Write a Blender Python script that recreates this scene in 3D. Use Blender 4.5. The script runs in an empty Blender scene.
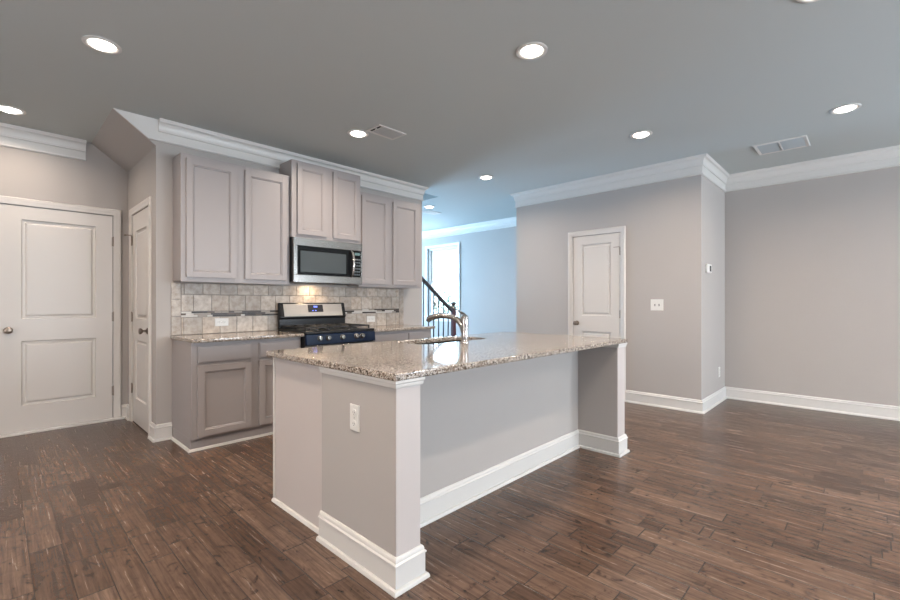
import bpy, bmesh, math, random
from mathutils import Vector, Matrix
random.seed(7)
SC = bpy.context.scene
COL = SC.collection

# ------------------------------------------------------------------ camera
cam = bpy.data.cameras.new('camera')
cam.sensor_width = 36.0
cam.lens = 36.0 * 437.7 / 900.0
cam.shift_y = 2.04 / 900.0
cam.clip_start = 0.05
camo = bpy.data.objects.new('camera', cam)
COL.objects.link(camo)
camo.location = (0, 0, 1.211)
camo.rotation_euler = (math.pi / 2, 0, 0.763 - math.pi / 2)
SC.camera = camo

# ------------------------------------------------------------------ world, daylight, exposure
SC.view_settings.view_transform = 'Standard'
SC.view_settings.look = 'None'
SC.view_settings.gamma = 1.0
SC.view_settings.exposure = -0.45
LAMP_W = 26.0            # each recessed lamp
DAY_BACK = 190.0         # daylight, each window behind the camera
DAY_FRONT = 660.0        # daylight, each window of the front room
SKY = 9.0
LAMP_COL = (1.0, 0.83, 0.685)
FILL_LEFT = 75.0  # warm fill through the added left window
DAY_COL = (0.85, 0.92, 1.0)
FILL_WARM = (1.0, 0.70, 0.48)
DAY_BLUE = (0.42, 0.70, 1.0)

w = bpy.data.worlds.new('sky'); SC.world = w; w.use_nodes = True
bg = w.node_tree.nodes['Background']
bg.inputs[0].default_value = (0.62, 0.82, 1.0, 1)
bg.inputs[1].default_value = SKY

sun = bpy.data.lights.new('sun', 'SUN'); sun.energy = 170.0; sun.angle = 0.02; sun.color = (0.74, 0.87, 1.0)
suno = bpy.data.objects.new('sun', sun); COL.objects.link(suno); suno.location = (0, 6, 20)
suno.rotation_euler = Vector((math.cos(math.radians(70)), 0, -math.sin(math.radians(70)))).to_track_quat('-Z', 'Y').to_euler()

def area(name, loc, target, sx, sy, watts, col, portal=False, spread=math.pi):
    l = bpy.data.lights.new(name, 'AREA'); l.shape = 'RECTANGLE'
    l.size = sx; l.size_y = sy; l.energy = watts; l.color = col; l.spread = spread
    if portal: l.cycles.is_portal = True
    o = bpy.data.objects.new(name, l); COL.objects.link(o); o.location = loc
    d = Vector(target) - Vector(loc)
    o.rotation_euler = d.to_track_quat('-Z', 'Y').to_euler()
    return o
# daylight entering through the windows of the back wall (behind the camera)
BACKWIN = [(0.9, 2.1), (3.0, 4.3), (4.7, 5.9)]
for a, b in BACKWIN:
    area('daylight', ((a + b) / 2, -4.3, 1.45), ((a + b) / 2, 0, 1.3), b - a, 1.5, DAY_BACK, DAY_COL)
FILLWIN = (0.3, 2.9)  # unseen window, added so warm light fills the left-facing faces
area('daylight', (-3.28, 1.6, 1.5), (0, 1.6, 1.4), FILLWIN[1] - FILLWIN[0], 1.5, FILL_LEFT, FILL_WARM)
# daylight through the front room's windows
FRONTWIN = [(2.6, 3.8), (4.6, 6.0)]
for a, b in FRONTWIN:
    area('daylight', ((a + b) / 2, 9.58, 1.55), ((a + b) / 2, 5, 1.5), b - a, 1.7, DAY_FRONT, DAY_BLUE)

# ------------------------------------------------------------------ materials
def mat(name, col, rough=0.5, metal=0.0, spec=0.5, coat=0.0, noise=0.0, nscale=6.0, bump=0.0, bscale=250.0, emit=None, estr=0.0):
    m = bpy.data.materials.new(name); m.use_nodes = True
    nt = m.node_tree; b = nt.nodes['Principled BSDF']
    b.inputs['Base Color'].default_value = (*col, 1)
    b.inputs['Roughness'].default_value = rough
    b.inputs['Metallic'].default_value = metal
    b.inputs['Specular IOR Level'].default_value = spec
    b.inputs['Coat Weight'].default_value = coat
    if emit:
        b.inputs['Emission Color'].default_value = (*emit, 1); b.inputs['Emission Strength'].default_value = estr
    tc = nt.nodes.new('ShaderNodeTexCoord')
    if noise > 0:
        n = nt.nodes.new('ShaderNodeTexNoise'); n.inputs['Scale'].default_value = nscale; n.inputs['Detail'].default_value = 4
        nt.links.new(tc.outputs['Object'], n.inputs['Vector'])
        r = nt.nodes.new('ShaderNodeMixRGB'); r.blend_type = 'MIX'
        r.inputs[1].default_value = (*[c * (1 - noise) for c in col], 1)
        r.inputs[2].default_value = (*[min(1, c * (1 + noise)) for c in col], 1)
        nt.links.new(n.outputs['Fac'], r.inputs[0]); nt.links.new(r.outputs[0], b.inputs['Base Color'])
    if bump > 0:
        n = nt.nodes.new('ShaderNodeTexNoise'); n.inputs['Scale'].default_value = bscale; n.inputs['Detail'].default_value = 2
        nt.links.new(tc.outputs['Object'], n.inputs['Vector'])
        bp = nt.nodes.new('ShaderNodeBump'); bp.inputs['Strength'].default_value = bump; bp.inputs['Distance'].default_value = 0.002
        nt.links.new(n.outputs['Fac'], bp.inputs['Height']); nt.links.new(bp.outputs[0], b.inputs['Normal'])
    return m

WALL = (0.392, 0.366, 0.346)
M_wall = mat('wall_paint', WALL, 0.75, spec=0.25, noise=0.02, nscale=3, bump=0.08, bscale=300)
M_ceil = mat('ceiling_paint', (0.475, 0.505, 0.50), 0.9, spec=0.1, bump=0.1, bscale=200)
M_trim = mat('trim_paint', (0.60, 0.585, 0.562), 0.35, noise=0.01)
M_door = mat('door_paint', (0.565, 0.535, 0.505), 0.4, noise=0.01)
M_cab = mat('cabinet_paint', (0.305, 0.278, 0.272), 0.42, noise=0.02, nscale=4)
M_panel = mat('island_panel_paint', (0.50, 0.455, 0.435), 0.4, noise=0.02)
M_steel = mat('brushed_steel', (0.27, 0.26, 0.245), 0.27, metal=1.0, noise=0.04, nscale=30)
M_steel_lit = mat('lit_steel', (0.40, 0.38, 0.355), 0.38, metal=0.85, noise=0.03, nscale=30)  # lighter steel copy for the backguard, task lamp reflection worked into its colour
M_chrome = mat('nickel', (0.46, 0.43, 0.41), 0.27, metal=1.0)
M_bronze = mat('dark_bronze', (0.27, 0.225, 0.19), 0.28, metal=1.0)
M_black = mat('black_enamel', (0.008, 0.008, 0.009), 0.3, spec=0.3)
M_iron = mat('cast_iron', (0.02, 0.02, 0.021), 0.55, bump=0.2)
M_glassblk = mat('black_glass', (0.005, 0.006, 0.007), 0.12, spec=0.25)
M_window_mw = mat('microwave_window_mesh', (0.06, 0.072, 0.076), 0.15, spec=0.4)
M_navy = mat('navy_film', (0.001, 0.009, 0.032), 0.32, spec=0.25)
M_plastic = mat('white_plastic', (0.66, 0.65, 0.62), 0.35)
M_slot = mat('dark_slot', (0.03, 0.03, 0.03), 0.6)
M_rail = mat('dark_stained_handrail', (0.045, 0.035, 0.04), 0.3, coat=0.2, noise=0.2, nscale=20)
M_newel = mat('mahogany_newel', (0.07, 0.014, 0.018), 0.35, noise=0.2, nscale=20)
M_balus = mat('iron_baluster', (0.03, 0.03, 0.035), 0.4, metal=0.3)
M_tread = mat('oak_tread', (0.12, 0.07, 0.045), 0.35, noise=0.25, nscale=12)
M_ventblade = mat('vent_grey_filter', (0.40, 0.44, 0.46), 0.7)
M_ductshade = mat('duct_shade_black', (0.012, 0.01, 0.01), 0.9)
M_led = mat('lamp_lens', (1, 1, 1), 0.5, emit=(1, 0.93, 0.86), estr=20)
M_digit = mat('blue_digits', (0.05, 0.08, 0.6), 0.4, emit=(0.16, 0.25, 1.0), estr=1.8)
M_thresh = mat('threshold_metal', (0.5, 0.45, 0.38), 0.4, metal=0.6)
M_bark = mat('tree_bark', (0.08, 0.06, 0.045), 0.9, noise=0.3)
M_leaf = mat('tree_leaf', (0.16, 0.21, 0.17), 0.6, noise=0.3, nscale=3)
M_bounce_ground = mat('pale_bounce_ground', (0.42, 0.44, 0.45), 0.9, noise=0.12, nscale=2)  # unseen ground, made pale so it bounces daylight onto the ceiling

def glass_mat():
    m = bpy.data.materials.new('window_glass'); m.use_nodes = True
    nt = m.node_tree; nt.nodes.clear()
    o = nt.nodes.new('ShaderNodeOutputMaterial'); mx = nt.nodes.new('ShaderNodeMixShader')
    t = nt.nodes.new('ShaderNodeBsdfTransparent'); g = nt.nodes.new('ShaderNodeBsdfGlossy'); g.inputs['Roughness'].default_value = 0.02
    lw = nt.nodes.new('ShaderNodeLayerWeight'); lw.inputs['Blend'].default_value = 0.5
    pw = nt.nodes.new('ShaderNodeMath'); pw.operation = 'POWER'; pw.inputs[1].default_value = 5; nt.links.new(lw.outputs['Facing'], pw.inputs[0])
    ad = nt.nodes.new('ShaderNodeMath'); ad.operation = 'ADD'; ad.inputs[1].default_value = 0.04; ad.use_clamp = True; nt.links.new(pw.outputs[0], ad.inputs[0])
    nt.links.new(ad.outputs[0], mx.inputs[0]); nt.links.new(t.outputs[0], mx.inputs[1]); nt.links.new(g.outputs[0], mx.inputs[2])
    nt.links.new(mx.outputs[0], o.inputs[0]); return m
M_glass = glass_mat()

def ramp(nt, stops, interp='LINEAR'):
    r = nt.nodes.new('ShaderNodeValToRGB'); e = r.color_ramp.elements; r.color_ramp.interpolation = interp
    e[0].position, e[0].color = stops[0][0], (*stops[0][1], 1)
    e[1].position, e[1].color = stops[-1][0], (*stops[-1][1], 1)
    for p, c in stops[1:-1]:
        x = e.new(p); x.color = (*c, 1)
    return r

def math_node(nt, op, a, b=None):
    n = nt.nodes.new('ShaderNodeMath'); n.operation = op
    for i, v in enumerate((a, b)):
        if v is None: continue
        if isinstance(v, (int, float)): n.inputs[i].default_value = v
        else: nt.links.new(v, n.inputs[i])
    return n.outputs[0]

def floor_mat():
    m = bpy.data.materials.new('hand_scraped_wood_planks'); m.use_nodes = True
    nt = m.node_tree; b = nt.nodes['Principled BSDF']; L = nt.links.new
    tc = nt.nodes.new('ShaderNodeTexCoord'); sp = nt.nodes.new('ShaderNodeSeparateXYZ'); L(tc.outputs['Object'], sp.inputs[0])
    W = 0.121
    xs = math_node(nt, 'DIVIDE', sp.outputs['X'], W)
    row = math_node(nt, 'FLOOR', xs); fx = math_node(nt, 'FRACT', xs)
    wn = nt.nodes.new('ShaderNodeTexWhiteNoise'); wn.noise_dimensions = '1D'; L(row, wn.inputs['W'])
    off = math_node(nt, 'MULTIPLY', wn.outputs['Value'], 7.31)
    # random plank lengths: two interleaved steps per row
    ys = math_node(nt, 'ADD', math_node(nt, 'DIVIDE', sp.outputs['Y'], 0.92), off)
    seg = math_node(nt, 'FLOOR', ys); fy0 = math_node(nt, 'FRACT', ys)
    cid = nt.nodes.new('ShaderNodeCombineXYZ'); L(row, cid.inputs[0]); L(seg, cid.inputs[1])
    w2 = nt.nodes.new('ShaderNodeTexWhiteNoise'); w2.noise_dimensions = '3D'; L(cid.outputs[0], w2.inputs['Vector'])
    # some segments are split once more at a random place
    cut = math_node(nt, 'ADD', math_node(nt, 'MULTIPLY', w2.outputs['Value'], 0.9), 0.2)
    side = math_node(nt, 'GREATER_THAN', fy0, cut)
    cid2 = nt.nodes.new('ShaderNodeCombineXYZ'); L(row, cid2.inputs[0]); L(seg, cid2.inputs[1]); L(side, cid2.inputs[2])
    w3 = nt.nodes.new('ShaderNodeTexWhiteNoise'); w3.noise_dimensions = '3D'; L(cid2.outputs[0], w3.inputs['Vector'])
    # gaps
    ex = math_node(nt, 'MINIMUM', fx, math_node(nt, 'SUBTRACT', 1.0, fx))
    gx = math_node(nt, 'LESS_THAN', ex, 0.014)
    e1 = math_node(nt, 'ABSOLUTE', math_node(nt, 'SUBTRACT', fy0, cut))
    gy = math_node(nt, 'LESS_THAN', math_node(nt, 'MINIMUM', e1, math_node(nt, 'MINIMUM', fy0, math_node(nt, 'SUBTRACT', 1.0, fy0))), 0.003)
    gap = math_node(nt, 'MAXIMUM', gx, gy)
    # grain: noise stretched along the plank, shifted per plank
    sh = nt.nodes.new('ShaderNodeVectorMath'); sh.operation = 'MULTIPLY_ADD'
    L(tc.outputs['Object'], sh.inputs[0]); sh.inputs[1].default_value = (62, 2.6, 1)
    sc = nt.nodes.new('ShaderNodeVectorMath'); sc.operation = 'SCALE'; L(w3.outputs['Color'], sc.inputs[0]); sc.inputs['Scale'].default_value = 40
    L(sc.outputs[0], sh.inputs[2])
    g1 = nt.nodes.new('ShaderNodeTexNoise'); g1.inputs['Scale'].default_value = 1.0; g1.inputs['Detail'].default_value = 8; g1.inputs['Roughness'].default_value = 0.68; g1.inputs['Distortion'].default_value = 0.5
    L(sh.outputs[0], g1.inputs['Vector'])
    sh2 = nt.nodes.new('ShaderNodeVectorMath'); sh2.operation = 'MULTIPLY_ADD'
    L(tc.outputs['Object'], sh2.inputs[0]); sh2.inputs[1].default_value = (12, 9, 1); L(sc.outputs[0], sh2.inputs[2])
    g2 = nt.nodes.new('ShaderNodeTexNoise'); g2.inputs['Scale'].default_value = 1.0; g2.inputs['Detail'].default_value = 6; g2.inputs['Distortion'].default_value = 2.2
    L(sh2.outputs[0], g2.inputs['Vector'])
    base = ramp(nt, [(0.0, (0.070, 0.041, 0.028)), (0.25, (0.096, 0.058, 0.040)), (0.75, (0.120, 0.075, 0.053)), (1.0, (0.146, 0.094, 0.068))])
    L(w3.outputs['Value'], base.inputs[0])
    gr = ramp(nt, [(0.30, (0.42, 0.40, 0.39)), (0.45, (0.78, 0.76, 0.75)), (0.55, (1.08, 1.08, 1.07)), (0.72, (1.26, 1.25, 1.25))])
    L(g1.outputs['Fac'], gr.inputs[0])
    kn = ramp(nt, [(0.30, (0.32, 0.29, 0.28)), (0.40, (0.88, 0.87, 0.86)), (0.6, (1.02, 1.02, 1.02)), (0.8, (1.12, 1.1, 1.08))])
    L(g2.outputs['Fac'], kn.inputs[0])
    m1 = nt.nodes.new('ShaderNodeMixRGB'); m1.blend_type = 'MULTIPLY'; m1.inputs[0].default_value = 1
    L(base.outputs[0], m1.inputs[1]); L(gr.outputs[0], m1.inputs[2])
    m2 = nt.nodes.new('ShaderNodeMixRGB'); m2.blend_type = 'MULTIPLY'; m2.inputs[0].default_value = 1
    L(m1.outputs[0], m2.inputs[1]); L(kn.outputs[0], m2.inputs[2])
    m3 = nt.nodes.new('ShaderNodeMixRGB'); m3.inputs[2].default_value = (0.035, 0.023, 0.017, 1)
    L(gap, m3.inputs[0]); L(m2.outputs[0], m3.inputs[1]); L(m3.outputs[0], b.inputs['Base Color'])
    rr = nt.nodes.new('ShaderNodeMapRange'); L(g1.outputs['Fac'], rr.inputs[0]); rr.inputs[3].default_value = 0.16; rr.inputs[4].default_value = 0.34
    L(rr.outputs[0], b.inputs['Roughness']); b.inputs['Specular IOR Level'].default_value = 0.38
    # relief: plank edges eased, hand scraping
    exs = nt.nodes.new('ShaderNodeMapRange'); L(ex, exs.inputs[0]); exs.inputs[1].default_value = 0; exs.inputs[2].default_value = 0.05; exs.clamp = True
    hh = math_node(nt, 'ADD', math_node(nt, 'MULTIPLY', exs.outputs[0], 0.5), math_node(nt, 'MULTIPLY', g1.outputs['Fac'], 0.35))
    hh = math_node(nt, 'ADD', hh, math_node(nt, 'MULTIPLY', g2.outputs['Fac'], 0.5))
    hh = math_node(nt, 'SUBTRACT', hh, math_node(nt, 'MULTIPLY', gy, 0.4))
    bp = nt.nodes.new('ShaderNodeBump'); bp.inputs['Strength'].default_value = 0.8; bp.inputs['Distance'].default_value = 0.004
    L(hh, bp.inputs['Height']); L(bp.outputs[0], b.inputs['Normal'])
    return m
M_floor = floor_mat()

def granite_mat():
    m = bpy.data.materials.new('speckled_granite'); m.use_nodes = True
    nt = m.node_tree; b = nt.nodes['Principled BSDF']; L = nt.links.new
    tc = nt.nodes.new('ShaderNodeTexCoord')
    v = nt.nodes.new('ShaderNodeTexVoronoi'); v.inputs['Scale'].default_value = 215; L(tc.outputs['Object'], v.inputs['Vector'])
    sp = nt.nodes.new('ShaderNodeSeparateColor'); L(v.outputs['Color'], sp.inputs[0])
    n = nt.nodes.new('ShaderNodeTexNoise'); n.inputs['Scale'].default_value = 55; n.inputs['Detail'].default_value = 4; L(tc.outputs['Object'], n.inputs['Vector'])
    f = math_node(nt, 'ADD', math_node(nt, 'MULTIPLY', sp.outputs[0], 0.75), math_node(nt, 'MULTIPLY', math_node(nt, 'SUBTRACT', n.outputs['Fac'], 0.5), 1.1))
    r = ramp(nt, [(0.0, (0.020, 0.016, 0.013)), (0.13, (0.070, 0.048, 0.032)), (0.24, (0.19, 0.142, 0.108)), (0.40, (0.33, 0.277, 0.228)), (0.62, (0.44, 0.392, 0.345)), (0.78, (0.56, 0.53, 0.48)), (0.9, (0.25, 0.225, 0.195))], 'LINEAR')
    L(f, r.inputs[0]); L(r.outputs[0], b.inputs['Base Color'])
    b.inputs['Roughness'].default_value = 0.07; b.inputs['Specular IOR Level'].default_value = 0.6
    return m
M_granite = granite_mat()

def tile_mat():
    m = bpy.data.materials.new('travertine_tile'); m.use_nodes = True
    nt = m.node_tree; b = nt.nodes['Principled BSDF']; L = nt.links.new
    tc = nt.nodes.new('ShaderNodeTexCoord'); at = nt.nodes.new('ShaderNodeAttribute'); at.attribute_name = 'shade'
    n = nt.nodes.new('ShaderNodeTexNoise'); n.inputs['Scale'].default_value = 22; n.inputs['Detail'].default_value = 7; n.inputs['Roughness'].default_value = 0.65; L(tc.outputs['Object'], n.inputs['Vector'])
    r = ramp(nt, [(0.3, (0.29, 0.237, 0.190)), (0.48, (0.41, 0.350, 0.295)), (0.7, (0.53, 0.472, 0.410))]); L(n.outputs['Fac'], r.inputs[0])
    mx = nt.nodes.new('ShaderNodeMixRGB'); mx.blend_type = 'MULTIPLY'; mx.inputs[0].default_value = 1
    L(r.outputs[0], mx.inputs[1]); L(at.outputs['Color'], mx.inputs[2]); L(mx.outputs[0], b.inputs['Base Color'])
    b.inputs['Roughness'].default_value = 0.45
    return m
M_tile = tile_mat()
M_grout = mat('grout', (0.27, 0.25, 0.235), 0.9)
M_mosaic = []
for i, c in enumerate([(0.03, 0.022, 0.018), (0.10, 0.07, 0.05), (0.30, 0.26, 0.22), (0.55, 0.52, 0.48), (0.06, 0.045, 0.04)]):
    M_mosaic.append(mat('mosaic_glass', c, 0.38, spec=0.35))

# ------------------------------------------------------------------ mesh helpers
class MB:
    """collects shapes (world coordinates) for ONE mesh object"""
    def __init__(s): s.bm = bmesh.new(); s.mi = 0
    def box(s, x0, x1, y0, y1, z0, z1):
        v = [s.bm.verts.new(p) for p in [(x0, y0, z0), (x1, y0, z0), (x1, y1, z0), (x0, y1, z0), (x0, y0, z1), (x1, y0, z1), (x1, y1, z1), (x0, y1, z1)]]
        for f in [(0, 3, 2, 1), (4, 5, 6, 7), (0, 1, 5, 4), (1, 2, 6, 5), (2, 3, 7, 6), (3, 0, 4, 7)]:
            s.bm.faces.new([v[i] for i in f]).material_index = s.mi
        return s
    def mbox(s, fn, u0, u1, v0, v1, d0, d1):
        """box in mapped coordinates"""
        v = [s.bm.verts.new(fn(*p)) for p in [(u0, v0, d0), (u1, v0, d0), (u1, v1, d0), (u0, v1, d0), (u0, v0, d1), (u1, v0, d1), (u1, v1, d1), (u0, v1, d1)]]
        for f in [(0, 3, 2, 1), (4, 5, 6, 7), (0, 1, 5, 4), (1, 2, 6, 5), (2, 3, 7, 6), (3, 0, 4, 7)]:
            s.bm.faces.new([v[i] for i in f]).material_index = s.mi
        return s
    def prism(s, pts, fn, d0, d1):
        """polygon pts (u,v) extruded between d0 and d1"""
        a = [s.bm.verts.new(fn(u, v, d0)) for u, v in pts]; b = [s.bm.verts.new(fn(u, v, d1)) for u, v in pts]
        s.bm.faces.new(a[::-1]).material_index = s.mi; s.bm.faces.new(b).material_index = s.mi
        n = len(pts)
        for i in range(n): s.bm.faces.new([a[i], a[(i + 1) % n], b[(i + 1) % n], b[i]]).material_index = s.mi
        return s
    def sweep(s, prof, path, fn, closed=False):
        """closed profile [(out, depth)] swept along a 2-D path with mitred corners; out = to the right of travel"""
        n = len(path); rings = []
        for i in range(n):
            p = Vector(path[i])
            dirs = []
            if closed or i > 0: dirs.append((p - Vector(path[i - 1])).normalized())
            if closed or i < n - 1: dirs.append((Vector(path[(i + 1) % n]) - p).normalized())
            nn = [Vector((d.y, -d.x)) for d in dirs]
            if len(nn) == 2:
                m = (nn[0] + nn[1]); m = m / max(1e-6, (1 + nn[0].dot(nn[1])))
            else: m = nn[0]
            rings.append([s.bm.verts.new(fn(p.x + m.x * o, p.y + m.y * o, d)) for o, d in prof])
        k = len(prof)
        for i in range(n if closed else n - 1):
            a, b = rings[i], rings[(i + 1) % n]
            for j in range(k): s.bm.faces.new([a[j], a[(j + 1) % k], b[(j + 1) % k], b[j]]).material_index = s.mi
        if not closed:
            s.bm.faces.new(rings[0][::-1]).material_index = s.mi; s.bm.faces.new(rings[-1]).material_index = s.mi
        return s
    def lathe(s, prof, origin, axis=(0, 0, 1), n=24):
        """profile [(r, h)] turned about axis through origin; ends closed"""
        q = Vector((0, 0, 1)).rotation_difference(Vector(axis).normalized()); o = Vector(origin); rings = []
        for r, h in prof:
            if r < 1e-6: rings.append([s.bm.verts.new(o + q @ Vector((0, 0, h)))])
            else: rings.append([s.bm.verts.new(o + q @ Vector((r * math.cos(t), r * math.sin(t), h))) for t in [2 * math.pi * i / n for i in range(n)]])
        for a, b in zip(rings, rings[1:]):
            for i in range(n):
                j = (i + 1) % n
                if len(a) == 1 and len(b) == 1: continue
                if len(a) == 1: f = [a[0], b[i], b[j]]
                elif len(b) == 1: f = [a[i], a[j], b[0]]
                else: f = [a[i], a[j], b[j], b[i]]
                s.bm.faces.new(f).material_index = s.mi
        if len(rings[0]) > 1: s.bm.faces.new(rings[0][::-1]).material_index = s.mi
        if len(rings[-1]) > 1: s.bm.faces.new(rings[-1]).material_index = s.mi
        return s
    def tube(s, pts, rad, n=12):
        """tube through 3-D points with radius or list of radii"""
        pts = [Vector(p) for p in pts]; m = len(pts); rad = [rad] * m if isinstance(rad, (int, float)) else rad
        rings = []; up = None
        for i, p in enumerate(pts):
            d = (pts[min(i + 1, m - 1)] - pts[max(i - 1, 0)]).normalized()
            if up is None:
                up = Vector((0, 0, 1)) if abs(d.z) < 0.9 else Vector((1, 0, 0))
            x = d.cross(up).normalized(); up = x.cross(d).normalized()
            rings.append([s.bm.verts.new(p + (x * math.cos(t) + up * math.sin(t)) * rad[i]) for t in [2 * math.pi * k / n for k in range(n)]])
        for a, b in zip(rings, rings[1:]):
            for i in range(n): s.bm.faces.new([a[i], a[(i + 1) % n], b[(i + 1) % n], b[i]]).material_index = s.mi
        s.bm.faces.new(rings[0][::-1]).material_index = s.mi; s.bm.faces.new(rings[-1]).material_index = s.mi
        return s
    def build(s, name, m, parent=None, smooth=False, bevel=0.0, seg=2, recalc=True):
        if recalc: bmesh.ops.recalc_face_normals(s.bm, faces=s.bm.faces[:])
        o0 = world_loc(parent) if parent else Vector((0, 0, 0))
        if parent is None:                                 # origin at the base centre of the mesh
            xs = [v.co for v in s.bm.verts]
            o0 = Vector(((min(c.x for c in xs) + max(c.x for c in xs)) / 2, (min(c.y for c in xs) + max(c.y for c in xs)) / 2, min(c.z for c in xs)))
        if name in ('floor', 'ceiling'): o0 = Vector((0, 0, 0))
        for v in s.bm.verts: v.co -= o0
        me = bpy.data.meshes.new(name); s.bm.to_mesh(me); s.bm.free()
        for x in (m if isinstance(m, list) else [m]): me.materials.append(x)
        if smooth:
            for p in me.polygons: p.use_smooth = True
        o = bpy.data.objects.new(name, me); COL.objects.link(o)
        if parent: o.parent = parent
        else: o.location = o0
        if smooth:
            md = o.modifiers.new('edges', 'EDGE_SPLIT'); md.split_angle = math.radians(38)
        if bevel > 0:
            md = o.modifiers.new('bevel', 'BEVEL'); md.width = bevel; md.segments = seg; md.limit_method = 'ANGLE'; md.angle_limit = math.radians(40)
        return o

def world_loc(o):
    l = Vector((0, 0, 0))
    while o: l += o.location; o = o.parent
    return l
def tag(o, label=None, cat=None, group=None, kind=None):
    if label: o['label'] = label
    if cat: o['category'] = cat
    if group: o['group'] = group
    if kind: o['kind'] = kind
    return o
def thing(name, loc, label, cat, group=None, kind=None):
    o = bpy.data.objects.new(name, None); o.empty_display_size = 0.05; COL.objects.link(o); o.location = loc
    return tag(o, label, cat, group, kind)
def struct(mb, name, m, label, cat, **k):
    return tag(mb.build(name, m, **k), label, cat, kind='structure')
def copy_tree(o, loc):
    c = o.copy(); COL.objects.link(c); c.location = loc
    for ch in list(o.children):
        d = ch.copy(); COL.objects.link(d); d.parent = c
        for g in list(ch.children):
            e = g.copy(); COL.objects.link(e); e.parent = d
    return c

H = 2.80
YK, YD, X0 = 4.481, 5.617, 0.985
XP, YP0, YP1 = 5.336, 1.315, 3.749
XR, XF = 6.410, 6.80
WEND, WBACK = 4.126, 4.596
XL, YB, YF = -3.2, -4.2, 9.5
facey = lambda y0: (lambda u, v, d: (u, y0 - d, v))      # wall facing -Y : u = x, v = z, d = out
facex = lambda x0: (lambda u, v, d: (x0 - d, u, v))      # wall facing -X : u = y
flat = lambda u, v, d: (u, v, d)

# ------------------------------------------------------------------ room shell
f = MB().box(XL - .2, XF + .2, YB - .2, YF + .2, -0.10, 0.0)
struct(f, 'floor', M_floor, 'dark brown hand scraped hardwood plank floor', 'floor')
HX0, HX1, HY0, HY1 = 2.0, 4.657, 4.69, 5.60               # stairwell opening in the ceiling
c = MB()
c.box(XL - .2, XF + .2, YB - .2, HY0, H, H + .12).box(XL - .2, HX0, HY0, HY1, H, H + .12).box(HX1, XF + .2, HY0, HY1, H, H + .12).box(XL - .2, XF + .2, HY1, YF + .2, H, H + .12)
struct(c, 'ceiling', M_ceil, 'flat grey painted ceiling with recessed lights', 'ceiling')
s = MB()
s.box(HX0 - .1, HX0, HY0, HY1, H + .12, H + 1.6).box(HX1, HX1 + .1, HY0, HY1, H + .12, H + 1.6).box(HX0 - .1, HX1 + .1, HY0 - .1, HY0, H + .12, H + 1.6).box(HX0 - .1, HX1 + .1, HY1, HY1 + .1, H + .12, H + 1.6).box(HX0 - .1, HX1 + .1, HY0 - .1, HY1 + .1, H + 1.6, H + 1.7)
struct(s, 'wall_stairwell', M_wall, 'shadowed wall of the stairwell opening above the ceiling', 'wall')

# kitchen wall, closet side, back wall with the wide door
k = MB().box(X0, WEND, YK, WBACK, 0, H)
struct(k, 'wall_kitchen', M_wall, 'greige wall behind the kitchen cabinets and backsplash', 'wall')
DC0, DC1, DCZ = 4.702, 5.395, 2.087                       # closet door opening
k = MB().box(X0, X0 + .11, WBACK, DC0, 0, H).box(X0, X0 + .11, DC1, YD, 0, H).box(X0, X0 + .11, DC0, DC1, DCZ, H)
struct(k, 'wall_closet', M_wall, 'greige side wall holding the narrow closet door', 'wall')
ZB, XA = 2.571, 0.683
k = MB().prism([(X0, ZB), (XA, H), (X0, H)], facey(YK), 0.0, -(YD - YK))
struct(k, 'wall_soffit', M_wall, 'sloped soffit under the stairs above the closet door corner', 'soffit')
DG0, DG1, DGZ = 0.032, 0.858, 2.096
k = MB().box(XL, DG0, YD, YD + .12, 0, H).box(DG1, X0 + .11, YD, YD + .12, 0, H).box(DG0, DG1, YD, YD + .12, DGZ, H)
struct(k, 'wall_entry', M_wall, 'greige wall holding the wide white two panel door at left', 'wall')
k = MB().box(X0 + .11, 3.85, YD, YD + .12, 0, H)
struct(k, 'wall_stair', M_wall, 'wall on the far side of the staircase', 'wall')

# pantry block, right wall
DP0, DP1, DPZ = 2.206, 2.838, 2.072
k = MB().box(XP, XP + .11, YP0, DP0, 0, H).box(XP, XP + .11, DP1, YP1, 0, H).box(XP, XP + .11, DP0, DP1, DPZ, H)
struct(k, 'wall_pantry', M_wall, 'greige wall holding the narrow pantry door at right of centre', 'wall')
k = MB().box(XP + .11, XR, YP0, YP0 + .11, 0, H)
struct(k, 'wall_return', M_wall, 'short return wall with the thermostat beside the alcove', 'wall')
k = MB().box(XP + .11, XF, YP1 - .11, YP1, 0, H)
struct(k, 'wall_pantry_back', M_wall, 'back wall of the pantry block facing the front room', 'wall')
k = MB().box(XR, XR + .15, YB, YP0 + .11, 0, H)
struct(k, 'wall_right', M_wall, 'long greige wall at the right edge', 'wall')
k = MB().box(XL - .15, XL, YB, FILLWIN[0], 0, H).box(XL - .15, XL, FILLWIN[1], YD + .12, 0, H).box(XL - .15, XL, FILLWIN[0], FILLWIN[1], 0, .7).box(XL - .15, XL, FILLWIN[0], FILLWIN[1], 2.2, H)
struct(k, 'wall_left', M_wall, 'wall closing the kitchen on the left', 'wall')

def wall_with_windows(name, x0, x1, ya, yb, wins, z0, z1, label):
    k = MB(); cur = x0
    for a, b in wins:
        k.box(cur, a, ya, yb, 0, H); k.box(a, b, ya, yb, 0, z0); k.box(a, b, ya, yb, z1, H); cur = b
    k.box(cur, x1, ya, yb, 0, H)
    struct(k, name, M_wall, label, 'wall')
wall_with_windows('wall_back', XL, XR, YB - .15, YB, BACKWIN, 0.7, 2.2, 'wall with windows behind the camera')
wall_with_windows('wall_front', X0, XF, YF, YF + .15, FRONTWIN, 0.7, 2.4, 'front wall of the far room with windows')
k = MB().box(X0 - .05, X0 + .11, YD + .12, YF + .15, 0, H)
struct(k, 'wall_front_left', M_wall, 'left wall of the front room', 'wall')

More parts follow.
